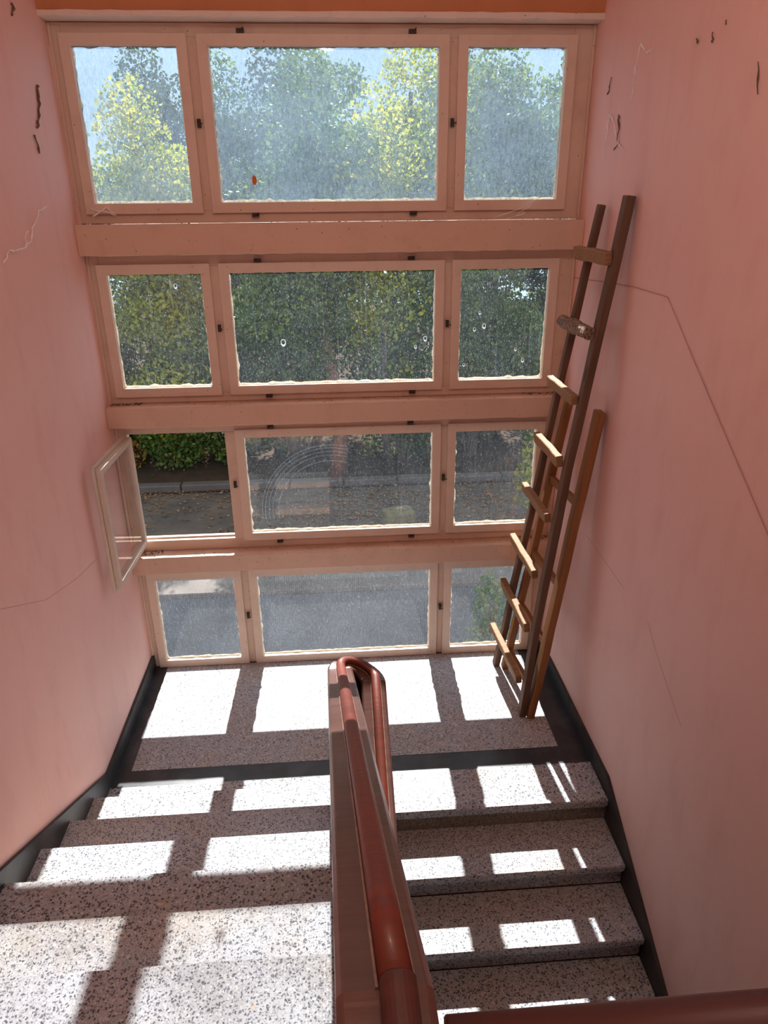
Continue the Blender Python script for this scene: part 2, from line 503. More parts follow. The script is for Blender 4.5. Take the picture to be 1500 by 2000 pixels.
# ------------------------------------------------------------------ mesh helpers
class MB:
    def __init__(self):
        self.v = []
        self.f = []

    def box(self, x0, x1, y0, y1, z0, z1):
        b = len(self.v)
        self.v += [(x0, y0, z0), (x1, y0, z0), (x1, y1, z0), (x0, y1, z0),
                   (x0, y0, z1), (x1, y0, z1), (x1, y1, z1), (x0, y1, z1)]
        self.f += [tuple(b + i for i in q) for q in
                   ((0, 3, 2, 1), (4, 5, 6, 7), (0, 1, 5, 4), (1, 2, 6, 5), (2, 3, 7, 6), (3, 0, 4, 7))]
        return self

    def prism_x(self, x0, x1, pts):
        """polygon of (y, z) points extruded along x"""
        b = len(self.v)
        n = len(pts)
        self.v += [(x0, y, z) for y, z in pts] + [(x1, y, z) for y, z in pts]
        self.f.append(tuple(b + i for i in range(n)))
        self.f.append(tuple(b + n + i for i in reversed(range(n))))
        for i in range(n):
            j = (i + 1) % n
            self.f.append((b + j, b + i, b + n + i, b + n + j))
        return self

    def ring_xz(self, X0, X1, Z0, Z1, w, y0, y1):
        """rectangular picture-frame ring in the XZ plane, mitre joints"""
        b = len(self.v)
        for y in (y0, y1):
            self.v += [(X0, y, Z0), (X1, y, Z0), (X1, y, Z1), (X0, y, Z1),
                       (X0 + w, y, Z0 + w), (X1 - w, y, Z0 + w), (X1 - w, y, Z1 - w), (X0 + w, y, Z1 - w)]
        for i in range(4):
            j = (i + 1) % 4
            self.f += [(b + i, b + j, b + 4 + j, b + 4 + i),
                       (b + 8 + j, b + 8 + i, b + 12 + i, b + 12 + j),
                       (b + i, b + 8 + i, b + 8 + j, b + j),
                       (b + 4 + j, b + 12 + j, b + 12 + i, b + 4 + i)]
        return self

    def beam(self, p, q, w, d, side, taper=1.0):
        """rectangular bar from p to q; side = direction of width w, other direction gets d"""
        p, q, side = Vector(p), Vector(q), Vector(side)
        ax = (q - p).normalized()
        s = (side - ax * side.dot(ax)).normalized()
        t = ax.cross(s)
        b = len(self.v)
        for c, k in ((p, 1.0), (q, taper)):
            for a, e in ((-1, -1), (1, -1), (1, 1), (-1, 1)):
                self.v.append(tuple(c + s * (a * w / 2 * k) + t * (e * d / 2 * k)))
        self.f += [tuple(b + i for i in qd) for qd in
                   ((0, 3, 2, 1), (4, 5, 6, 7), (0, 1, 5, 4), (1, 2, 6, 5), (2, 3, 7, 6), (3, 0, 4, 7))]
        return self

    def tube(self, pts, rad, sides=8, cap=True):
        pts = [Vector(p) for p in pts]
        n = len(pts)
        if not isinstance(rad, (list, tuple)):
            rad = [rad] * n
        b = len(self.v)
        prev = None
        for i, p in enumerate(pts):
            d = (pts[min(i + 1, n - 1)] - pts[max(i - 1, 0)]).normalized()
            if prev is None:
                ref = Vector((0, 0, 1)) if abs(d.z) < 0.9 else Vector((1, 0, 0))
                s = d.cross(ref).normalized()
            else:
                s = (prev - d * prev.dot(d)).normalized()
            prev = s
            u = s.cross(d)
            for k in range(sides):
                a = 2 * math.pi * k / sides
                self.v.append(tuple(p + (s * math.cos(a) + u * math.sin(a)) * rad[i]))
        for i in range(n - 1):
            for k in range(sides):
                k2 = (k + 1) % sides
                self.f.append((b + i * sides + k, b + i * sides + k2, b + (i + 1) * sides + k2, b + (i + 1) * sides + k))
        if cap:
            self.f.append(tuple(b + k for k in reversed(range(sides))))
            self.f.append(tuple(b + (n - 1) * sides + k for k in range(sides)))
        return self

    def sweep(self, path, profile):
        """closed profile of (side, up) swept along path; up stays vertical, side is level"""
        path = [Vector(p) for p in path]
        n = len(path)
        m = len(profile)
        b = len(self.v)
        for i, p in enumerate(path):
            d = path[min(i + 1, n - 1)] - path[max(i - 1, 0)]
            d.z = 0
            d.normalize()
            s = Vector((d.y, -d.x, 0))
            for a, u in profile:
                self.v.append(tuple(p + s * a + Vector((0, 0, u))))
        for i in range(n - 1):
            for k in range(m):
                k2 = (k + 1) % m
                self.f.append((b + i * m + k, b + i * m + k2, b + (i + 1) * m + k2, b + (i + 1) * m + k))
        self.f.append(tuple(b + k for k in reversed(range(m))))
        self.f.append(tuple(b + (n - 1) * m + k for k in range(m)))
        return self

    def build(self, name, mat, parent=None, bevel=0.0, smooth=False, seg=1, origin=None):
        me = bpy.data.meshes.new(name)
        vv = self.v
        if origin is not None:
            ox, oy, oz = origin
            vv = [(x - ox, y - oy, z - oz) for x, y, z in vv]
        me.from_pydata(vv, [], self.f)
        bm = bmesh.new()
        bm.from_mesh(me)
        bmesh.ops.recalc_face_normals(bm, faces=bm.faces)
        bm.to_mesh(me)
        bm.free()
        me.materials.append(M[mat])
        if smooth:
            me.polygons.foreach_set('use_smooth', [True] * len(me.polygons))
        o = bpy.data.objects.new(name, me)
        C.objects.link(o)
        if origin is not None:
            o.location = origin
        if parent is not None:
            o.parent = parent
            o.matrix_parent_inverse = world_of(parent).inverted()
        if bevel:
            md = o.modifiers.new('bevel', 'BEVEL')
            md.width = bevel
            md.segments = seg
            md.limit_method = 'ANGLE'
            md.angle_limit = math.radians(40)
        return o


def world_of(o):
    mt = Matrix.LocRotScale(o.location, o.rotation_euler, o.scale)
    if o.parent is None:
        return mt
    return world_of(o.parent) @ o.matrix_parent_inverse @ mt


def tag(o, label=None, cat=None, group=None, kind=None):
    for k, v in (('label', label), ('category', cat), ('group', group), ('kind', kind)):
        if v:
            o[k] = v
    return o


def empty(name, loc):
    o = bpy.data.objects.new(name, None)
    o.empty_display_size = 0.1
    C.objects.link(o)
    o.location = loc
    return o


def struct(o, label, cat):
    return tag(o, label, cat, None, 'structure')


# ------------------------------------------------------------------ measures
W = 2.9
RISE, GOING = 0.156, 0.3044
YN = -1.304            # nosing of the lowest step of the upper flight
YR = -1.405            # edge of the landing over the lower flight
Y_BACK = -7.6
Z_CEIL = 5.0
UP = 10 * RISE         # upper floor
LOW = -10 * RISE
Y_UP = YN - 9 * GOING
Y_LOW = YR - 9 * GOING
FX0, FX1 = 1.36, 1.56  # right edge of the upper flight, left edge of the lower flight
YO = 0.22              # outer face of the window wall

# ------------------------------------------------------------------ room shell
struct(MB().box(-0.25, 0, Y_BACK, YO, LOW - 0.3, Z_CEIL).build('wall_left', 'wall'),
       'salmon pink plaster wall on the left of the stairwell', 'wall')
struct(MB().box(W, W + 0.25, Y_BACK, YO, LOW - 0.3, Z_CEIL).build('wall_right', 'wall'),
       'salmon pink plaster wall on the right behind the ladders', 'wall')
struct(MB().box(0, W, 0, YO, 4.009, Z_CEIL).build('wall_front', 'wall_orange'),
       'deep orange plaster above the top row of windows', 'wall')
struct(MB().box(0, W, 0.0, YO, LOW - 0.3, -0.16).build('wall_below', 'wall'),
       'plaster wall under the landing below the lowest windows', 'wall')
# back wall of the upper storey with an opening added for fill light
wb = MB()
wb.box(0, W, Y_BACK - 0.25, Y_BACK, LOW - 0.3, 3.2)
wb.box(0, 0.3, Y_BACK - 0.25, Y_BACK, 3.2, 4.7)
wb.box(2.6, W, Y_BACK - 0.25, Y_BACK, 3.2, 4.7)
wb.box(0, W, Y_BACK - 0.25, Y_BACK, 4.7, Z_CEIL)
struct(wb.build('wall_back', 'wall'), 'plaster wall behind the viewer with a wide opening added for fill light', 'wall')
struct(MB().box(-0.25, W + 0.25, Y_BACK - 0.25, YO, Z_CEIL, Z_CEIL + 0.2).build('ceiling', 'ceiling'),
       'pale plaster ceiling over the stairwell', 'ceiling')

# landing: dark slab, pale terrazzo field, pale strip at the step edge
fl = struct(MB().box(0, W, -1.36, YO, -0.16, 0.0).build('floor', 'border'),
            'half landing with speckled terrazzo field and black border', 'floor')
MB().box(0.106, 2.722, -0.952, 0.10, -0.02, 0.0025).build('terrazzo_field', 'terrazzo', fl)
ls = MB()
ls.box(0.0, FX0, YN - 0.05, -1.085, -0.06, 0.0025)
ls.build('edge_strip', 'terrazzo_step', fl)
MB().box(FX0 - 0.0, W - 0.018, YR, -1.095, -0.05, 0.0025).build('edge_strip', 'terrazzo_step', fl, bevel=0.006)
MB().box(FX1, W - 0.018, YR + 0.028, YR + 0.045, -RISE - 0.02, -0.05).build('riser', 'terrazzo_brown', fl)
f2 = struct(MB().box(0, W, Y_BACK, Y_UP, UP - 0.2, UP).build('floor', 'terrazzo_step'),
            'upper storey floor at the head of the stairs', 'floor')
f2.data.name = 'upper_floor'
struct(MB().box(0, W, Y_BACK, YO, LOW - 0.2, LOW).build('floor', 'terrazzo_brown'),
       'lower storey floor at the foot of the stairs', 'floor')

# beams between the window rows, lintel
BEAMS = [(2.868, 3.032), (1.856, 1.9865), (0.826, 0.9496)]
blabel = ['cream painted concrete beam under the top row of windows',
          'cream painted concrete beam under the second row of windows',
          'cream painted concrete beam with peeling paint above the lowest windows']


def rough_beam(z0, z1, y0, y1, seed):
    """a long beam whose arrises wander a little"""
    r = random.Random(seed)
    mb = MB()
    n = 40
    for i in range(n + 1):
        x = W * i / n
        j = lambda s: r.uniform(-s, s)
        mb.v += [(x, y0 + j(0.002), z0 + j(0.003)), (x, y1, z0), (x, y1, z1), (x, y0 + j(0.002), z1 + j(0.002))]
    for i in range(n):
        a = i * 4
        for k in range(4):
            k2 = (k + 1) % 4
            mb.f.append((a + k, a + k2, a + 4 + k2, a + 4 + k))
    mb.f.append((3, 2, 1, 0))
    mb.f.append(tuple(n * 4 + k for k in range(4)))
    return mb


for i, (z0, z1) in enumerate(BEAMS):
    struct(rough_beam(z0, z1, 0.0, YO, 20 + i).build('trim_%d' % (i + 1), 'beam', bevel=0.004), blabel[i], 'beam')
struct(rough_beam(4.004, 4.03, -0.006, 0.115, 33).build('trim_4', 'lintel'),
       'thin pale plaster edge under the orange lintel', 'trim')

# ------------------------------------------------------------------ windows
COLS = [(0.05, 0.705), (0.755, 2.10), (2.145, 2.80)]
ROWS = [
    ('window_1', 3.032, 4.004, 3.085, 3.953, 'glass1', 'topmost row of three dusty cream framed window sashes'),
    ('window_2', 1.9865, 2.868, 2.03, 2.815, 'glass2', 'second row of three cream framed windows with streaked glass'),
    ('window_3', 0.9496, 1.856, 1.01, 1.800, 'glass3', 'third row of windows with its left sash swung open'),
    ('window_4', 0.0, 0.826, 0.004, 0.782, 'glass4', 'lowest row of cream framed windows standing on the landing'),
]
YF0, YF1 = 0.115, 0.185      # fixed frame
YG = 0.128                   # glass
SW = 0.0555                  # sash stile width


def putty_ring(X0, X1, Z0, Z1, seed):
    """wedge of putty on the outer side of the glass, uneven inner edge"""
    r = random.Random(seed)
    mb = MB()
    corners = [(X0, Z0), (X1, Z0), (X1, Z1), (X0, Z1)]
    inner_dir = [(1, 1), (-1, 1), (-1, -1), (1, -1)]
    ring = []
    for i in range(4):
        (xa, za), (xb, zb) = corners[i], corners[(i + 1) % 4]
        L = math.hypot(xb - xa, zb - za)
        n = max(6, int(L / 0.03))
        for k in range(n):
            t = k / n
            x, z = xa + (xb - xa) * t, za + (zb - za) * t
            nx, nz = ((0, 1), (-1, 0), (0, -1), (1, 0))[i]
            w = r.uniform(0.006, 0.013) + (0.005 if i == 0 else 0.0) - (0.003 if i == 2 else 0.0)
            if r.random() < 0.08:
                w += 0.007
            if k == 0:
                dx, dz = inner_dir[i]
                ix, iz = x + dx * w, z + dz * w
            else:
                ix, iz = x + nx * w, z + nz * w
            ring.append(((x, z), (ix, iz)))
    n = len(ring)
    for (x, z), (ix, iz) in ring:
        mb.v += [(x, YG + 0.0016, z), (ix, YG + 0.0016, iz), (x, YG + 0.013, z)]
    for i in range(n):
        j = (i + 1) % n
        a, b = i * 3, j * 3
        mb.f += [(a + 1, b + 1, b + 2, a + 2), (a, b, b + 1, a + 1), (a + 2, b + 2, b, a)]
    return mb


def sash_mesh(X0, X1, Z0, Z1):
    mb = MB()
    mb.ring_xz(X0, X1, Z0, Z1, SW, 0.093, YF0 - 0.004)              # lip lying on the frame
    i = 0.017
    mb.ring_xz(X0 + i, X1 - i, Z0 + i, Z1 - i, SW - i, YF0 - 0.004, 0.142)
    return mb


def latch(parent, x, z, horizontal):
    """small dark keeper slot with a pale lever"""
    mb = MB()
    if horizontal:
        mb.box(x - 0.018, x + 0.022, 0.090, YF0, z - 0.010, z + 0.010)
        mb.tube([(x - 0.012, 0.088, z - 0.004), (x + 0.012, 0.080, z + 0.004), (x + 0.020, 0.078, z + 0.012)], 0.004, 6)
    else:
        mb.box(x - 0.009, x + 0.009, 0.090, YF0, z - 0.022, z + 0.020)
        mb.tube([(x - 0.002, 0.088, z + 0.012), (x + 0.004, 0.078, z - 0.004), (x + 0.020, 0.076, z - 0.006)], 0.004, 6)
    return mb.build('latch', 'iron', parent)


for wi, (wname, z0, z1, s0, s1, gmat, wlabel) in enumerate(ROWS):
    root = empty(wname, (W / 2, YF0, z0))
    struct(root, wlabel, 'window')
    i = 0.015
    fb = MB()
    zo0 = z0 + 0.002
    fb.box(0.002, COLS[0][0] + i, YF0, YF1, zo0, z1 - 0.002)
    fb.box(COLS[2][1] - i, W - 0.002, YF0, YF1, zo0, z1 - 0.002)
    zb = max(s0 + i, z0 + 0.018)
    fb.box(COLS[0][0] + i, COLS[2][1] - i, YF0, YF1, zo0, zb)
    fb.box(COLS[0][0] + i, COLS[2][1] - i, YF0, YF1, s1 - i, z1 - 0.002)
    fb.build('frame', 'frame', root, bevel=0.002)
    for a, b in ((0, 1), (1, 2)):
        MB().box(COLS[a][1] - i, COLS[b][0] + i, YF0 - 0.002, YF1, zb, s1 - i).build('mullion', 'frame', root, bevel=0.002)
    # quarter bead covering the joint to the side walls
    for x0, x1 in ((0.0005, 0.016), (W - 0.016, W - 0.0005)):
        MB().box(x0, x1, YF0 - 0.014, YF0, zo0, z1 - 0.002).build('bead', 'frame', root, bevel=0.004)
    for ci, (X0, X1) in enumerate(COLS):
        if wi == 2 and ci == 0:
            MB().box(COLS[0][0] + i, COLS[0][1] - i, 0.150, YF1 - 0.004, s0 + i - 0.004, 1.036).build('threshold', 'frame', root, bevel=0.002)
            # the open sash: built closed, then swung 92 degrees about its left edge
            so = sash_mesh(X0, X1, s0, s1).build('sash', 'sash_grey', root, bevel=0.003)
            tag(so, 'weathered sash swung open against the left wall')
            gl = MB().box(X0 + SW - 0.004, X1 - SW + 0.004, YG - 0.0015, YG + 0.0015, s0 + SW - 0.004, s1 - SW + 0.004).build('pane', 'glass_clean', so)
            pt = putty_ring(X0 + SW - 0.003, X1 - SW + 0.003, s0 + SW - 0.003, s1 - SW + 0.003, 5).build('putty', 'sash_grey', so)
            MB().box(X1 - 0.012, X1 + 0.004, 0.118, 0.136, 1.37, 1.44).build('latch', 'iron', so)
            ang = math.radians(-91.0)
            hinge = Vector((0.062, 0.092, 0))
            rot = Matrix.Translation(hinge) @ Matrix.Rotation(ang, 4, 'Z') @ Matrix.Translation(-Vector((X0, 0.094, 0)))
            for ob in (so, gl, pt, so.children[-1]):
                ob.data.transform(rot)
            continue
        so = sash_mesh(X0, X1, s0, s1).build('sash', 'sash', root, bevel=0.002)
        MB().box(X0 + SW - 0.004, X1 - SW + 0.004, YG - 0.0015, YG + 0.0015, s0 + SW - 0.004, s1 - SW + 0.004).build('pane', gmat, so)
        putty_ring(X0 + SW - 0.003, X1 - SW + 0.003, s0 + SW - 0.003, s1 - SW + 0.003, wi * 10 + ci).build('putty', 'putty', so)
    zm = (s0 + s1) / 2
    for x in (0.728, 2.123):
        latch(root, x, zm + 0.02, False)
    if wi < 3:
        for x in (0.985, 1.895):
            latch(root, x, s1 + 0.012, True)
            latch(root, x + 0.01, s0 - 0.012, True)

# drip marks: dried drops on two of the second-row panes
w2 = bpy.data.objects['window_2']
for k, (px, pz, r) in enumerate([(1.105, 2.345, 0.016), (0.49, 2.69, 0.011), (2.36, 2.42, 0.012), (2.30, 2.40, 0.009), (2.62, 2.20, 0.010),
                                 (1.99, 2.35, 0.012), (1.93, 2.30, 0.009), (2.33, 2.50, 0.008), (2.57, 2.27, 0.008), (2.24, 2.18, 0.008)]):
    mb = MB()
    n = 12
    for a in range(n):
        an = 2 * math.pi * a / n
        mb.v.append((px + r * math.cos(an), YG - 0.0022, pz + r * (1.25 if math.sin(an) > 0 else 1.7) * math.sin(an)))
    for a in range(n):
        an = 2 * math.pi * a / n
        mb.v.append((px + r * 0.72 * math.cos(an), YG - 0.0038, pz + r * 0.9 * math.sin(an)))
    for a in range(n):
        b = (a + 1) % n
        mb.f.append((a, b, n + b, n + a))
    mb.tube([(px, YG - 0.003, pz - r * 1.6), (px + 0.002, YG - 0.003, pz - r * 1.6 - r * 4)], [0.0018, 0.0008], 5)
    mb.build('drip_mark', 'drip', w2)
# orange spot on the top middle pane
sp = MB()
nn = 14
for rr, yy in ((0.018, YG - 0.0018), (0.011, YG - 0.006), (0.004, YG - 0.004)):
    for a in range(nn):
        an = 2 * math.pi * a / nn
        sp.v.append((1.002 + rr * 0.75 * math.cos(an), yy, 3.255 + rr * 1.4 * math.sin(an)))
for q in range(2):
    for a in range(nn):
        b = (a + 1) % nn
        sp.f.append((q * nn + a, q * nn + b, q * nn + nn + b, q * nn + nn + a))
sp.f.append(tuple(2 * nn + a for a in range(nn)))
tag(sp.build('wax_spot', 'orange_spot', smooth=True), 'small orange oval spot stuck on the top middle window pane', 'spot')

# ------------------------------------------------------------------ stairs
st = empty('stair_flight', (FX0 / 2, YN, 0))
tag(st, 'sunlit terrazzo stair flight rising towards the viewer left of handrail', 'stairs')
for k in range(1, 10):
    yn = YN - (k - 1) * GOING
    mb = MB()
    mb.box(0.004, FX0, yn - GOING - 0.03, yn, k * RISE - 0.045, k * RISE)
    mb.box(0.004, FX0, yn - 0.05, yn - 0.028, (k - 1) * RISE - 0.045, k * RISE - 0.045)
    mb.build('step', 'terrazzo_step', st, bevel=0.005)
mb = MB()
mb.prism_x(0.004, FX0 - 0.01, [(YN - 0.06, -0.16), (YN - 0.06, 0.05), (Y_UP - 0.05, UP - 0.11), (Y_UP - 0.05, UP - 0.3)])
mb.build('soffit_slab', 'ceiling', st)

sd = empty('stair_flight', ((FX1 + W) / 2, YR, LOW))
tag(sd, 'shaded terrazzo stair flight going down right of the handrail', 'stairs')
for k in range(1, 10):
    yn = YR - k * GOING
    mb = MB()
    mb.box(FX1, W - 0.018, yn, yn + GOING + 0.03, -k * RISE - 0.045, -k * RISE)
    mb.box(FX1, W - 0.018, yn + 0.028, yn + 0.045, -(k + 1) * RISE, -k * RISE - 0.045)
    mb.build('step', 'terrazzo_step', sd, bevel=0.006)
mb = MB()
mb.prism_x(FX1 + 0.01, W - 0.02, [(YR + 0.06, -0.20), (Y_LOW, LOW - 0.1), (Y_LOW, LOW - 0.3), (YR + 0.06, -0.45)])
mb.build('soffit_slab', 'ceiling', sd)

# skirting
S = RISE / GOING
struct(MB().prism_x(0.0, 0.018, [(YF0, 0.0), (YF0, 0.105), (-1.07, 0.105), (Y_UP, 0.105 + S * (-1.07 - Y_UP)), (Y_BACK, UP + 0.11),
                                 (Y_BACK, UP), (Y_UP, UP - 0.1), (YN - 0.05, 0.0)]).build('baseboard_left', 'skirting'),
       'dark grey skirting band climbing along the left wall', 'skirting')
struct(MB().prism_x(W - 0.018, W, [(YF0, 0.0), (YF0, 0.105), (-1.33, 0.105), (Y_LOW, 0.105 + S * (Y_LOW + 1.33)),
                                   (Y_LOW, LOW - 0.1), (-1.45, -0.26)]).build('baseboard_right', 'skirting'),
       'black skirting band running down along the right wall', 'skirting')

# ------------------------------------------------------------------ handrail
H = 0.765


def zl(y):
    return RISE + H - S * (y - YN)


def zr(y):
    return H + S * (y - YR)


YT = -1.29
YK = -3.74              # where the sloping rail turns level
path = []
for k in range(13):
    f = k / 12
    y = YK + (YT - YK) * f
    path.append((1.455 + (1.387 - 1.455) * f, y, zl(y)))
level = [(1.461, -4.12, zl(YK) + 0.004), (1.4555, YK - 0.003, zl(YK) + 0.001)]
cx, rad = 1.473, 0.086
za, zb_ = zl(YT), zr(YT)
for k in range(1, 16):
    a = math.pi * (1 - k / 16)
    y = YT + rad * math.sin(a)
    f = k / 16
    f = f * f * (3 - 2 * f)
    path.append((cx + rad * math.cos(a), y, za + (zb_ - za) * f))
for k in range(13):
    f = k / 12
    y = YT + (Y_LOW - 0.05 - YT) * f
    path.append((1.559, y, zr(y)))
# the round rail runs a little right of the middle of the board
tpath = []
for (x, y, z) in path[:13]:
    tpath.append((x + 0.004 + 0.011 * (y - YT) / (YK - YT), y, z))
for k in range(1, 16):
    a = math.pi * (1 - k / 16)
    tpath.append((1.481 + 0.090 * math.cos(a), YT + rad * math.sin(a), path[12 + k][2]))
for (x, y, z) in path[28:]:
    tpath.append((x + 0.012, y, z))
hr = empty('stair_handrail', (1.47, YT, 0))
tag(hr, 'red brown painted handrail turning in a narrow loop between the flights', 'handrail')
hw = 0.066
board = [(-hw + 0.010, 0.0), (-hw, -0.012), (-hw + 0.004, -0.040), (hw - 0.004, -0.040), (hw, -0.012), (hw - 0.010, 0.0)]
MB().sweep(level[:1] + path, board).build('base_board', 'rail_board', hr, bevel=0.002)
tr = 0.0235
TO = 0.0
tube = [(TO - tr * 0.95, -0.001)]
for k in range(0, 13):
    a = math.pi - math.pi * k / 12
    tube.append((TO + tr * math.cos(a), 0.020 + tr * 0.85 * math.sin(a)))
tube.append((TO + tr * 0.95, -0.001))
tube.reverse()
MB().sweep(tpath, tube).build('top_rail', 'rail_tube', hr, smooth=True)
MB().sweep([(x + 0.016, y, z) for x, y, z in level], [(TO + (a - TO) * 1.04, b + 0.004) for a, b in tube]).build('level_rail', 'rail_dark', hr, bevel=0.003)  # colour darkened where the level stretch reflects no window light
# solid painted panel under the rail, following the loop
pan = [(-0.014, -0.040), (-0.014, -0.80), (0.014, -0.80), (0.014, -0.040)]
MB().sweep(path, pan).build('panel', 'rail_dark', hr)
# slender beads beside the round rail; their pale colour paints the highlight lines
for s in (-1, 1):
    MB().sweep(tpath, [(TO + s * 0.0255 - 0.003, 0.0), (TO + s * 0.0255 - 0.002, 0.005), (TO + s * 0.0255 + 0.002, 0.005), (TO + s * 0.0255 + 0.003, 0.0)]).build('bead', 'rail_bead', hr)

gr = empty('landing_guard_rail', (2.2, -3.87, UP))
tag(gr, 'dark red horizontal guard rail crossing the bottom right corner', 'handrail')
ZG = 2.195
gp = [(1.525, -3.855, ZG), (2.2, -3.855, ZG), (W - 0.004, -3.855, ZG)]
MB().sweep(gp, [(-0.062, 0.0), (-0.066, -0.01), (-0.062, -0.04), (0.062, -0.04), (0.066, -0.01), (0.062, 0.0)]).build('base_board', 'rail_board', gr, bevel=0.002)
gt = []
for k in range(0, 15):
    a = math.pi - math.pi * k / 14
    gt.append((-0.012 + 0.036 * math.cos(a), 0.012 + 0.036 * math.sin(a)))
gt = [(-0.046, -0.001)] + gt + [(0.024, -0.001)]
gt.reverse()
MB().sweep(gp, gt).build('top_rail', 'rail_dark', gr, smooth=True)
MB().sweep([(1.53, -3.855, ZG), (W - 0.004, -3.855, ZG)], [(-0.014, -0.04), (-0.014, -0.62), (0.014, -0.62), (0.014, -0.04)]).build('panel', 'rail_dark', gr)
# ------------------------------------------------------------------ ladders
def ladder_bar(name, p, q, w, d, side, mat, parent, seed, wob=0.004, n=9, taper=1.0, bow=0.0):
    """a hand-sawn bar: rectangular section that wanders slightly, own local frame along its length"""
    r = random.Random(seed)
    p, q, side = Vector(p), Vector(q), Vector(side)
    L = (q - p).length
    ax = (q - p).normalized()
    s = (side - ax * side.dot(ax)).normalized()
    t = ax.cross(s)
    mb = MB()
    for i in range(n + 1):
        f = i / n
        k = 1 + (taper - 1) * f
        ox, oy = r.uniform(-wob, wob) - bow * 4 * f * (1 - f), r.uniform(-wob, wob)
        for a, b in ((-1, -1), (1, -1), (1, 1), (-1, 1)):
            mb.v.append((a * w / 2 * k + ox + r.uniform(-wob, wob) * 0.5, b * d / 2 * k + oy + r.uniform(-wob, wob) * 0.5, L * f))
    for i in range(n):
        a = i * 4
        for k in range(4):
            k2 = (k + 1) % 4
            mb.f.append((a + k, a + k2, a + 4 + k2, a + 4 + k))
    mb.f.append((3, 2, 1, 0))
    mb.f.append(tuple(n * 4 + k for k in range(4)))
    o = mb.build(name, mat, None, bevel=0.004)
    mw = Matrix((s, t, ax)).transposed().to_4x4()
    mw.translation = p
    o.parent = parent
    o.matrix_parent_inverse = world_of(parent).inverted()
    o.matrix_basis = mw
    return o


la = empty('wooden_ladder', (2.54, -0.36, 0))
tag(la, 'tall weathered homemade ladder with nailed rungs leaning on the right wall', 'ladder')
AL0, AL1 = Vector((2.524, -0.075, 0.003)), Vector((2.850, -0.365, 3.11))
AR0, AR1 = Vector((2.568, -0.640, 0.003)), Vector((2.864, -0.720, 3.148))
ladder_bar('stile', AL0, AL1, 0.042, 0.056, (1, 0, 0), 'wood_old', la, 1, taper=0.85)
ladder_bar('stile', AR0, AR1, 0.042, 0.066, (1, 0, 0), 'wood_old', la, 2, bow=0.03)
RZ = [0.268, 0.662, 1.031, 1.420, 1.780, 2.141, 2.497, 2.864]
RL = [0.045, -0.02, -0.045, -0.105, -0.17, -0.205, -0.24, -0.265]
RR = [-0.565, -0.565, -0.55, -0.575, -0.60, -0.625, -0.645, -0.675]
for k, z in enumerate(RZ):
    fl_ = z / 3.12
    pl = AL0.lerp(AL1, fl_)
    pr = AR0.lerp(AR1, fl_)
    off = -0.043
    pr.x -= 0.03 * 4 * fl_ * (1 - fl_)
    a = Vector((pl.x + off, RL[k], z + (0.004 if k % 2 else -0.004)))
    b = Vector((pr.x + off, RR[k] - 0.05, z))
    if k == 6:
        mb = MB()
        r = random.Random(4)
        pts, rads = [], []
        for i in range(15):
            f = i / 14
            pts.append((0, 0, (b - a).length * f))
            rads.append(0.036 + r.uniform(-0.003, 0.004))
        mb.tube(pts, rads, 12)
        for i, v in enumerate(mb.v):
            mb.v[i] = (v[0] * r.uniform(0.92, 1.1), v[1] * r.uniform(0.92, 1.1), v[2])
        o = mb.build('rung', 'log', None)
        ax = (b - a).normalized()
        s = Vector((1, 0, 0))
        s = (s - ax * s.dot(ax)).normalized()
        mw = Matrix((s, ax.cross(s), ax)).transposed().to_4x4()
        mw.translation = a
        o.parent = la
        o.matrix_parent_inverse = world_of(la).inverted()
        o.matrix_basis = mw
        tag(o, 'rung made from a bark covered log')
    else:
        ladder_bar('rung', a, b, 0.040, 0.058 + 0.008 * (k % 3 == 1), (1, 0, 0.1), 'wood_rung', la, 10 + k, 0.003, 6)

lb = empty('wooden_ladder', (2.63, -0.36, 0))
tag(lb, 'short orange pine ladder behind the taller weathered one', 'ladder')
BL0, BL1 = Vector((2.580, -0.110, 0.003)), Vector((2.832, -0.245, 2.07))
BR0, BR1 = Vector((2.622, -0.650, 0.003)), Vector((2.860, -0.660, 2.070))
ladder_bar('stile', BL0, BL1, 0.045, 0.050, (1, 0, 0), 'wood_new', lb, 31, 0.002)
ladder_bar('stile', BR0, BR1, 0.045, 0.082, (1, 0, 0), 'wood_new', lb, 32, 0.002)
for k, z in enumerate((0.16, 0.56, 0.98, 1.52)):
    fl_ = z / 2.08
    ladder_bar('rung', BL0.lerp(BL1, fl_), BR0.lerp(BR1, fl_), 0.028, 0.055, (1, 0, 0.1), 'wood_new', lb, 40 + k, 0.002, 4)

# ------------------------------------------------------------------ unseen fill lamp added to brighten the stairwell
t = NT('warm_fill_globe')
em = t.n('ShaderNodeEmission')
em.inputs[0].default_value = (1.0, 0.86, 0.75, 1)
em.inputs[1].default_value = FILL_LAMP
M['globe'] = t.done(em.outputs[0])
LX_, LY, LZ = 1.45, -3.4, Z_CEIL - 0.36
lamp = empty('fill_lamp', (LX_, LY, Z_CEIL))
tag(lamp, 'added unseen fill lamp hanging from the ceiling above the stairs', 'lamp')
MB().tube([(LX_, LY, Z_CEIL - 0.03), (LX_, LY, Z_CEIL)], 0.06, 20).build('ceiling_rose', 'iron', lamp)
MB().tube([(LX_, LY, LZ + 0.14), (LX_, LY, Z_CEIL - 0.03)], 0.008, 8).build('stem', 'iron', lamp)
gm = MB()
for i in range(13):
    ph = math.pi * (i + 0.3) / 12.6
    for k in range(20):
        a = 2 * math.pi * k / 20
        gm.v.append((LX_ + 0.15 * math.sin(ph) * math.cos(a), LY + 0.15 * math.sin(ph) * math.sin(a), LZ + 0.15 * math.cos(ph)))
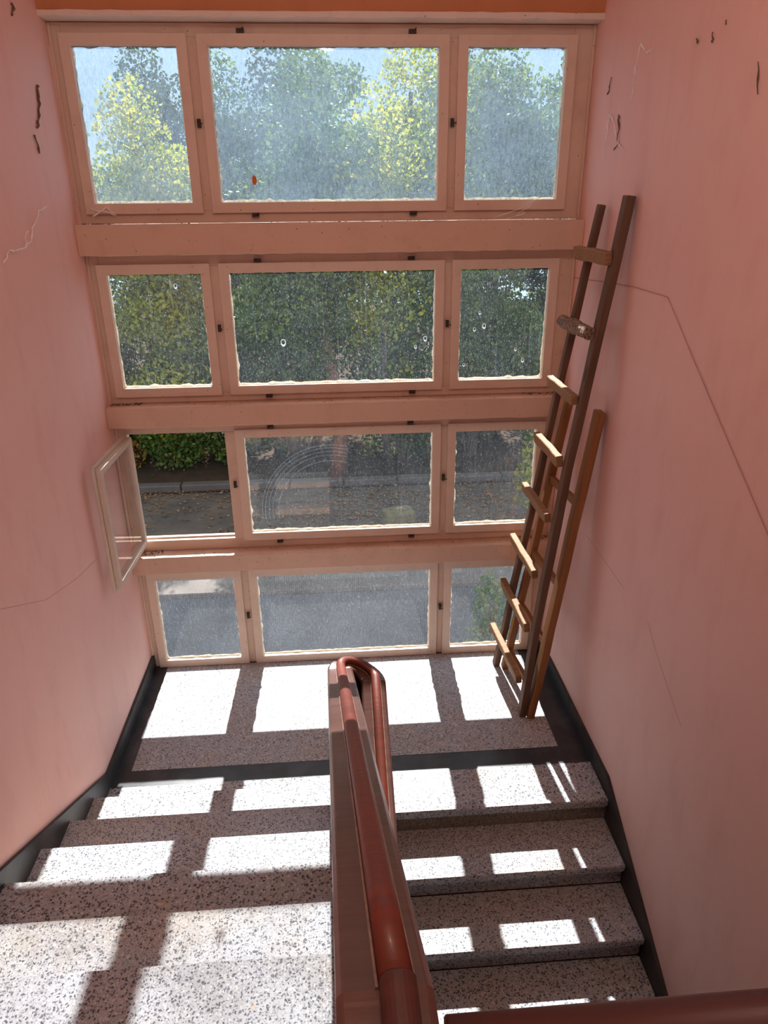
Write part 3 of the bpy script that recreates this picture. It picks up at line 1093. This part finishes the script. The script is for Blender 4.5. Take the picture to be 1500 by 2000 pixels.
for i in range(12):
    for k in range(20):
        gm.f.append((i * 20 + k, i * 20 + (k + 1) % 20, (i + 1) * 20 + (k + 1) % 20, (i + 1) * 20 + k))
gm.f.append(tuple(range(20)))
gm.f.append(tuple(240 + k for k in range(20)))
gm.build('globe', 'globe', lamp, smooth=True)

# ------------------------------------------------------------------ thin wire, cobwebs
wr = MB()
wr.tube([(W - 0.003, 0.10, 2.700), (W - 0.003, -0.40, 2.722), (W - 0.003, -0.823, 2.738), (W - 0.003, -1.196, 2.732), (W - 0.004, -1.22, 2.718), (W - 0.003, -1.705, 2.392),
         (W - 0.003, -2.216, 2.058), (W - 0.003, -2.9, 1.62)], 0.0016, 6)
tag(wr.build('wall_wire', 'wire'), 'thin wire running level then slanting down the right wall', 'wire')


def web(pts, rad, mat, label, name='cobweb', seed=1):
    r = random.Random(seed)
    mb = MB()
    for line in pts:
        fine = []
        for i in range(len(line) - 1):
            p, q = Vector(line[i]), Vector(line[i + 1])
            for s in range(4):
                v = p.lerp(q, s / 4)
                fine.append(v + Vector((r.uniform(-1, 1), r.uniform(-1, 1), r.uniform(-1, 1))) * 0.004)
        fine.append(Vector(line[-1]))
        rr = [rad * r.uniform(0.4, 1.6) for _ in fine]
        mb.tube(fine, rr, 5)
    return tag(mb.build(name, mat), label, 'cobweb', 'cobwebs')


LX, RX = 0.006, W - 0.006
def onwall(x, pts):
    return [(x, y, z) for y, z in pts]


web([onwall(LX, [(-0.998, 2.90), (-0.92, 2.948), (-0.837, 2.947), (-0.727, 2.955), (-0.653, 2.979), (-0.599, 3.034), (-0.475, 3.107), (-0.36, 3.13)]),
     onwall(LX, [(-0.725, 2.959), (-0.713, 2.992), (-0.668, 3.02)])],
    0.0028, 'cobweb', 'pale ragged cobweb low on the left wall beside the top windows', seed=1)
web([onwall(LX, [(-0.199, 3.68), (-0.215, 3.612), (-0.246, 3.542), (-0.306, 3.481)]), onwall(LX, [(-0.359, 3.443), (-0.334, 3.367)])],
    0.005, 'cobweb_dark', 'sooty hanging cobweb strand high on the left wall', seed=2)
web([onwall(LX, [(-0.342, 3.983), (-0.322, 3.968), (-0.372, 3.928)])],
    0.005, 'cobweb_dark', 'short sooty cobweb scrap in the top left picture corner', seed=12)
web([onwall(RX, [(-0.69, 3.752), (-0.638, 3.741), (-0.563, 3.794), (-0.525, 3.729), (-0.522, 3.646), (-0.515, 3.572)])],
    0.0022, 'cobweb', 'long pale cobweb thread hanging high on the right wall', seed=3)
web([onwall(RX, [(-0.233, 3.425), (-0.231, 3.502), (-0.24, 3.543), (-0.306, 3.495), (-0.376, 3.431), (-0.409, 3.393), (-0.488, 3.358)])],
    0.0028, 'cobweb', 'white looped cobweb on the right wall above the ladder', seed=4)
web([onwall(RX, [(-0.367, 3.523), (-0.389, 3.475), (-0.395, 3.394), (-0.347, 3.367)])],
    0.0035, 'cobweb_dark', 'dark sooty cobweb scrap on the right wall above the ladder', seed=5)
for pts, lab, sd_ in (([(-0.214, 3.712), (-0.19, 3.66), (-0.173, 3.637)], 'dark sooty scrap beside the right top window', 16),
                      ([(-1.262, 3.702), (-1.27, 3.67)], 'thickest dark fleck high on the right wall', 17),
                      ([(-1.138, 3.708), (-1.15, 3.69)], 'small dark fleck left of the thickest one on the right wall', 18),
                      ([(-1.348, 3.725), (-1.36, 3.71)], 'small dark fleck right of the thickest one on the right wall', 19),
                      ([(-1.62, 3.55), (-1.66, 3.45)], 'dark sooty drip at the right picture edge', 20)):
    web([onwall(RX, pts)], 0.0028, 'cobweb_dark', lab, seed=sd_)
# hairline cracks in the plaster
for wname, xx, pts in (('wall_right', W - 0.0004, [(-0.565, 1.275), (-0.80, 1.262), (-1.17, 1.247)]),
                       ('wall_right', W - 0.0004, [(-1.48, 1.235), (-1.60, 1.15), (-1.74, 1.07), (-1.93, 0.97)]),
                       ('wall_left', 0.0004, [(-1.713, 1.597), (-1.30, 1.40), (-0.90, 1.30), (-0.56, 1.25)])):
    MB().tube(onwall(xx, pts), 0.0007, 5).build('crack', 'wire', bpy.data.objects[wname])
web([[(2.38, 0.06, 3.045), (2.52, 0.05, 3.09), (2.66, 0.08, 3.16)], [(2.50, 0.05, 3.05), (2.60, 0.06, 3.12)], [(2.44, 0.04, 3.04), (2.55, 0.03, 3.07)]],
    0.0018, 'cobweb', 'fine white cobweb threads in the right corner of the top sill', seed=6)
web([[(0.08, 0.08, 3.12), (0.15, 0.075, 3.10), (0.22, 0.08, 3.08)], [(0.10, 0.07, 3.08), (0.17, 0.07, 3.12), (0.21, 0.08, 3.09)]],
    0.003, 'cobweb', 'crumpled white cobweb in the left corner of the top sill', seed=7)

# ------------------------------------------------------------------ debris on the sills and the floor
crumb = MB()
r = random.Random(11)


def crumbs(x0, x1, y0, y1, z, n, s0, s1):
    for _ in range(n):
        x, y, s = r.uniform(x0, x1), r.uniform(y0, y1), r.uniform(s0, s1)
        b = len(crumb.v)
        h = s * r.uniform(0.4, 0.9)
        a0 = r.uniform(0, 6.28)
        for k in range(4):
            a = a0 + k * 1.57 + r.uniform(-0.4, 0.4)
            crumb.v.append((x + s * math.cos(a), y + s * 0.7 * math.sin(a), z))
        crumb.v.append((x, y, z + h))
        crumb.f += [(b, b + 1, b + 4), (b + 1, b + 2, b + 4), (b + 2, b + 3, b + 4), (b + 3, b, b + 4), (b + 3, b + 2, b + 1, b)]


for z in (3.032, 1.9865, 0.9496):
    crumbs(0.02, 2.85, 0.01, 0.11, z + 0.002, 70, 0.002, 0.006)
    crumbs(0.02, 0.20, 0.06, 0.112, z + 0.002, 50, 0.003, 0.009)
    crumbs(2.62, 2.87, 0.06, 0.112, z + 0.002, 40, 0.003, 0.009)
crumbs(0.05, 2.6, -0.02, 0.09, 0.003, 60, 0.002, 0.006)
crumbs(0.2, 2.7, -0.9, 0.0, 0.003, 25, 0.002, 0.005)
tag(crumb.build('debris', 'cobweb_dark'), 'dark crumbs of dirt and dead insects on sills and landing', 'debris', None, 'stuff')

# ------------------------------------------------------------------ outdoors
GT = -1.70     # terrace ground
GL = -3.3      # ground by the house
g1 = MB().box(-14, 17, 4.3, 8.0, GT - 1.5, GT).build('ground', 'ground')
struct(g1, 'asphalt yard in dappled shade beyond the windows', 'ground')
g2 = MB()
n1, n2 = 40, 24
for i in range(n1 + 1):
    for j in range(n2 + 1):
        x, y = -20 + 43 * i / n1, 7.95 + 22 * j / n2
        g2.v.append((x, y, GT + 0.02 + min(1.0, max(0.0, y - 8.1)) * (0.14 + 0.10 * math.sin(x * 0.9 + y)) + 0.02 * (y - 8.0) + r.uniform(-0.02, 0.02)))
for i in range(n1):
    for j in range(n2):
        a = i * (n2 + 1) + j
        g2.f.append((a, a + n2 + 1, a + n2 + 2, a + 1))
struct(g2.build('ground', 'soil', smooth=True), 'brown earth bank under the trees outside', 'ground')
struct(MB().box(-14, 17, YO + 0.05, 4.05, GL - 0.2, GL).build('ground', 'conc'), 'grey concrete yard at the foot of the house', 'ground')
kb = empty('kerb', (1.5, 8.1, GT))
tag(kb, 'stone kerb between the yard and the tree bank', 'kerb')
for k in range(26):
    x = -11.5 + k
    MB().box(x + 0.01, x + 0.99, 8.0, 8.2, GT - 0.1, GT + 0.14 + r.uniform(-0.01, 0.01)).build('kerb_stone', 'kerb', kb, bevel=0.02)
rw = empty('retaining_wall', (1.5, 4.15, GL))
tag(rw, 'low grey concrete retaining wall seen through the lowest windows', 'wall')
for k in range(9):
    x = -10.3 + 2.6 * k
    MB().box(x + 0.012, x + 2.588, 4.07, 4.3, GL - 0.1, GT + 0.02).build('wall_panel', 'conc', rw, bevel=0.01)
MB().box(-10.3, 13.1, 4.02, 4.42, GT + 0.02, GT + 0.10).build('coping', 'kerb', rw, bevel=0.015)


def leaf_mesh(name, centers, radii, counts, size, mat, parent, seed, flat=0.0):
    """leaf quads, folded along the midrib, scattered over clusters"""
    g = np.random.default_rng(seed)
    P = []
    for c, rd, n in zip(centers, radii, counts):
        u = g.normal(size=(n, 3))
        u /= np.linalg.norm(u, axis=1)[:, None]
        rr = g.uniform(0.35, 1.0, size=(n, 1)) ** 0.6
        P.append(np.array(c) + u * rr * np.array(rd))
    P = np.concatenate(P)
    n = len(P)
    ax = g.normal(size=(n, 3))
    ax[:, 2] -= 0.5
    if flat:
        ax[:, 2] *= (1 - flat)
    ax /= np.linalg.norm(ax, axis=1)[:, None]
    q = g.normal(size=(n, 3))
    if flat:
        q[:, 2] *= (1 - flat)
    s = q - ax * (q * ax).sum(1)[:, None]
    s /= np.linalg.norm(s, axis=1)[:, None]
    L = g.uniform(size[0], size[1], size=(n, 1))
    Wd = L * g.uniform(0.28, 0.42, size=(n, 1))
    V = np.stack([P - ax * L / 2, P + s * Wd, P + ax * L / 2, P - s * Wd], axis=1).reshape(-1, 3)
    me = bpy.data.meshes.new(name)
    me.vertices.add(4 * n)
    me.vertices.foreach_set('co', V.astype(np.float32).ravel())
    me.loops.add(4 * n)
    me.loops.foreach_set('vertex_index', np.arange(4 * n, dtype=np.int32))
    me.polygons.add(n)
    me.polygons.foreach_set('loop_start', np.arange(0, 4 * n, 4, dtype=np.int32))
    me.update(calc_edges=True)
    me.materials.append(M[mat])
    o = bpy.data.objects.new(name, me)
    C.objects.link(o)
    if parent is not None:
        o.parent = parent
        o.matrix_parent_inverse = world_of(parent).inverted()
    return o


def tree(x, y, top, mat, label, seed, spread=1.5, bark='bark', density=1.0, crown_from=0.22, lean=0.0, girth=0.15):
    rr = random.Random(seed)
    z0 = GT + 0.1
    h = top - z0
    root = empty('tree', (x, y, z0))
    tag(root, label, 'tree', 'trees beyond the yard')
    tips = []
    tp = [(x, y, z0 - 0.15)]
    for k in range(1, 8):
        f = k / 7
        tp.append((x + lean * f + rr.uniform(-0.10, 0.10), y + rr.uniform(-0.1, 0.1), z0 + h * 0.86 * f))
    MB().tube(tp, [girth * (1 - 0.8 * k / 7) + 0.012 for k in range(8)], 8).build('trunk', bark, root, smooth=True)
    for k in range(13):
        f = rr.uniform(crown_from, 0.92)
        i = min(6, int(f * 7))
        p = Vector(tp[i]).lerp(Vector(tp[i + 1]), f * 7 - i)
        a = rr.uniform(0, 6.28)
        ln = spread * rr.uniform(0.5, 1.0) * (1.15 - 0.6 * f)
        q = p + Vector((math.cos(a) * ln, math.sin(a) * ln, ln * rr.uniform(0.2, 0.8)))
        mid = p.lerp(q, 0.5) + Vector((rr.uniform(-0.1, 0.1), rr.uniform(-0.1, 0.1), 0.08))
        MB().tube([p, mid, q], [0.045 * (1.1 - f), 0.03 * (1.1 - f), 0.008], 5).build('branch', bark, root)
        tips += [mid, q]
    cen, rad, cnt = [], [], []
    for q in tips:
        s = rr.uniform(0.45, 0.95)
        cen.append(tuple(q))
        rad.append((s, s, s * 0.7))
        cnt.append(int(620 * density * s * s / 0.4))
    for i in (3, 4, 5, 6, 7):
        cen.append(tp[i])
        rad.append((0.75, 0.75, 0.7))
        cnt.append(int(800 * density))
    cen.append((tp[7][0], tp[7][1], tp[7][2] + 0.5))
    rad.append((0.55, 0.55, 0.6))
    cnt.append(int(600 * density))
    leaf_mesh('foliage', cen, rad, cnt, (0.05, 0.11), mat, root, seed)
    return root


T = [
    (-3.6, 10.4, 5.0, 'leaf_green', 'leafy green tree at the far left of the window view', 1.7, 'bark'),
    (-1.6, 9.6, 4.6, 'leaf_yellow', 'yellow green tree seen through the left windows', 1.4, 'bark'),
    (0.3, 11.2, 5.6, 'leaf_dark', 'dark tree standing between the left and middle windows', 1.5, 'bark'),
    (1.42, 8.5, 4.9, 'leaf_green', 'green tree with reddish trunk behind the middle windows', 1.4, 'bark_red'),
    (3.1, 11.4, 5.8, 'leaf_yellow', 'pale yellowish tree behind the right half of the middle windows', 1.6, 'bark'),
    (4.7, 10.2, 5.4, 'leaf_green', 'green tree seen through the right windows', 1.6, 'bark'),
    (6.6, 10.8, 5.5, 'leaf_dark', 'dark green tree at the far right of the window view', 1.8, 'bark'),
    (-2.6, 13.6, 6.0, 'leaf_dark', 'dark rear tree behind the yellow green one', 1.9, 'bark'),
    (1.2, 14.2, 6.4, 'leaf_green', 'tall rear tree reaching the sky in the middle top window', 2.0, 'bark'),
    (4.4, 14.0, 6.3, 'leaf_dark', 'tall dark rear tree right of the middle top window', 2.0, 'bark'),
    (7.6, 14.0, 6.4, 'leaf_green', 'tall rear tree behind the right windows', 2.0, 'bark'),
    (-0.6, 13.0, 5.7, 'leaf_green', 'mid green rear tree left of the middle top window', 1.9, 'bark'),
    (-5.0, 13.4, 5.9, 'leaf_green', 'green rear tree behind the far left tree', 1.9, 'bark'),
]
for k, (x, y, top, mt, lab, spd, bk) in enumerate(T):
    tree(x, y, top + 0.45, mt, lab, 100 + k, spd, bk, 1.0, 0.42 if bk == 'bark_red' else 0.14, random.uniform(-0.3, 0.3))
for k, (x, y, lab) in enumerate([(-1.35, 9.5, 'slender dark stemmed tree in the left second row window'), (0.55, 8.55, 'slender dark stemmed tree left of the reddish trunk'),
                                 (2.45, 8.6, 'slender dark stemmed tree right of the reddish trunk'), (3.25, 8.7, 'slender dark stemmed tree beside the right second row window')]):
    tree(x, y, 4.2 + 0.3 * k, 'leaf_yellow' if k % 2 == 0 else 'leaf_green', lab, 160 + k, 0.9, 'bark', 0.35, 0.4, 0.35 if k % 2 else -0.3, 0.07)


def shrub(x, y, z, w, h, mat, label, seed, n=3200, size=(0.06, 0.13), name='shrub'):
    rr = random.Random(seed)
    root = empty(name, (x, y, z))
    tag(root, label, 'shrub', 'shrubs along the yard')
    sm = MB()
    cen, rad, cnt = [], [], []
    for k in range(9):
        a = rr.uniform(0, 6.28)
        d = rr.uniform(0.1, 0.75) * w
        p = (x + math.cos(a) * d, y + math.sin(a) * d * 0.6, z + h * rr.uniform(0.25, 0.85))
        sm.tube([(x + rr.uniform(-0.1, 0.1), y, z - 0.1), ((x + p[0]) / 2, (y + p[1]) / 2, z + h * 0.4), p], [0.03, 0.02, 0.008], 5)
        cen.append(p)
        s = rr.uniform(0.35, 0.6) * w
        rad.append((s, s * 0.8, h * 0.28))
        cnt.append(n // 9)
    sm.build('stems', 'bark', root)
    leaf_mesh('foliage', cen, rad, cnt, size, mat, root, seed)


SH = [(-4.6, 9.1, 'leaf_hedge', 'dense shrub at the far left behind the kerb'),
      (-3.1, 8.9, 'leaf_orange', 'rust leaved shrub left of the open window view'),
      (-1.9, 9.0, 'leaf_hedge', 'dense dark shrub seen through the open window'),
      (-0.7, 9.1, 'leaf_green', 'bright green shrub seen through the open window'),
      (0.6, 9.0, 'leaf_hedge', 'hedge shrub left of the reddish trunk'),
      (2.7, 9.0, 'leaf_green', 'green shrub right of the reddish trunk'),
      (4.1, 9.1, 'leaf_hedge', 'dark shrub behind the right windows'),
      (5.6, 9.0, 'leaf_hedge', 'dense shrub at the far right behind the kerb'),
      (-2.7, 10.0, 'leaf_hedge', 'tall dark shrub behind the rust leaved one')]
for k, (x, y, mt, lab) in enumerate(SH):
    shrub(x, y, GT + 0.1, 1.15, (2.5 if k in (2, 3) else 3.0) + 0.4 * (k % 3 == 0), mt, lab, 200 + k, 8000, (0.05, 0.11))
shrub(3.3, 3.35, GL, 0.42, 2.0, 'leaf_hedge', 'green and rust bush in front of the retaining wall', 230, 2600, (0.04, 0.09))
shrub(4.65, 6.0, GT, 0.6, 2.2, 'leaf_yellow', 'yellow leaved shrub at the right edge of the third row windows', 231, 1500, (0.06, 0.12))
# block of ochre stone and fallen leaves in the yard
bs = MB().box(-0.25, 0.25, -0.18, 0.18, 0, 0.28)
bo = bs.build('stone_block', 'stone', bevel=0.05, seg=2)
bo.location = (2.36, 6.2, GT)
bo.rotation_euler = (0, 0, 0.3)
tag(bo, 'ochre stone block on the yard behind the third row middle window', 'stone')
g = np.random.default_rng(5)
lit = [(g.uniform(-6, 9), 5.8 + 3.6 * g.uniform(0, 1) ** 0.6, GT + 0.03) for _ in range(260)]
lo = leaf_mesh('fallen_leaves', lit, [(0.5, 0.4, 0.012)] * len(lit), [34] * len(lit), (0.03, 0.075), 'leaf_litter', None, 6, 0.85)
tag(lo, 'brown fallen leaves scattered on the yard and kerb', 'leaves', None, 'stuff')
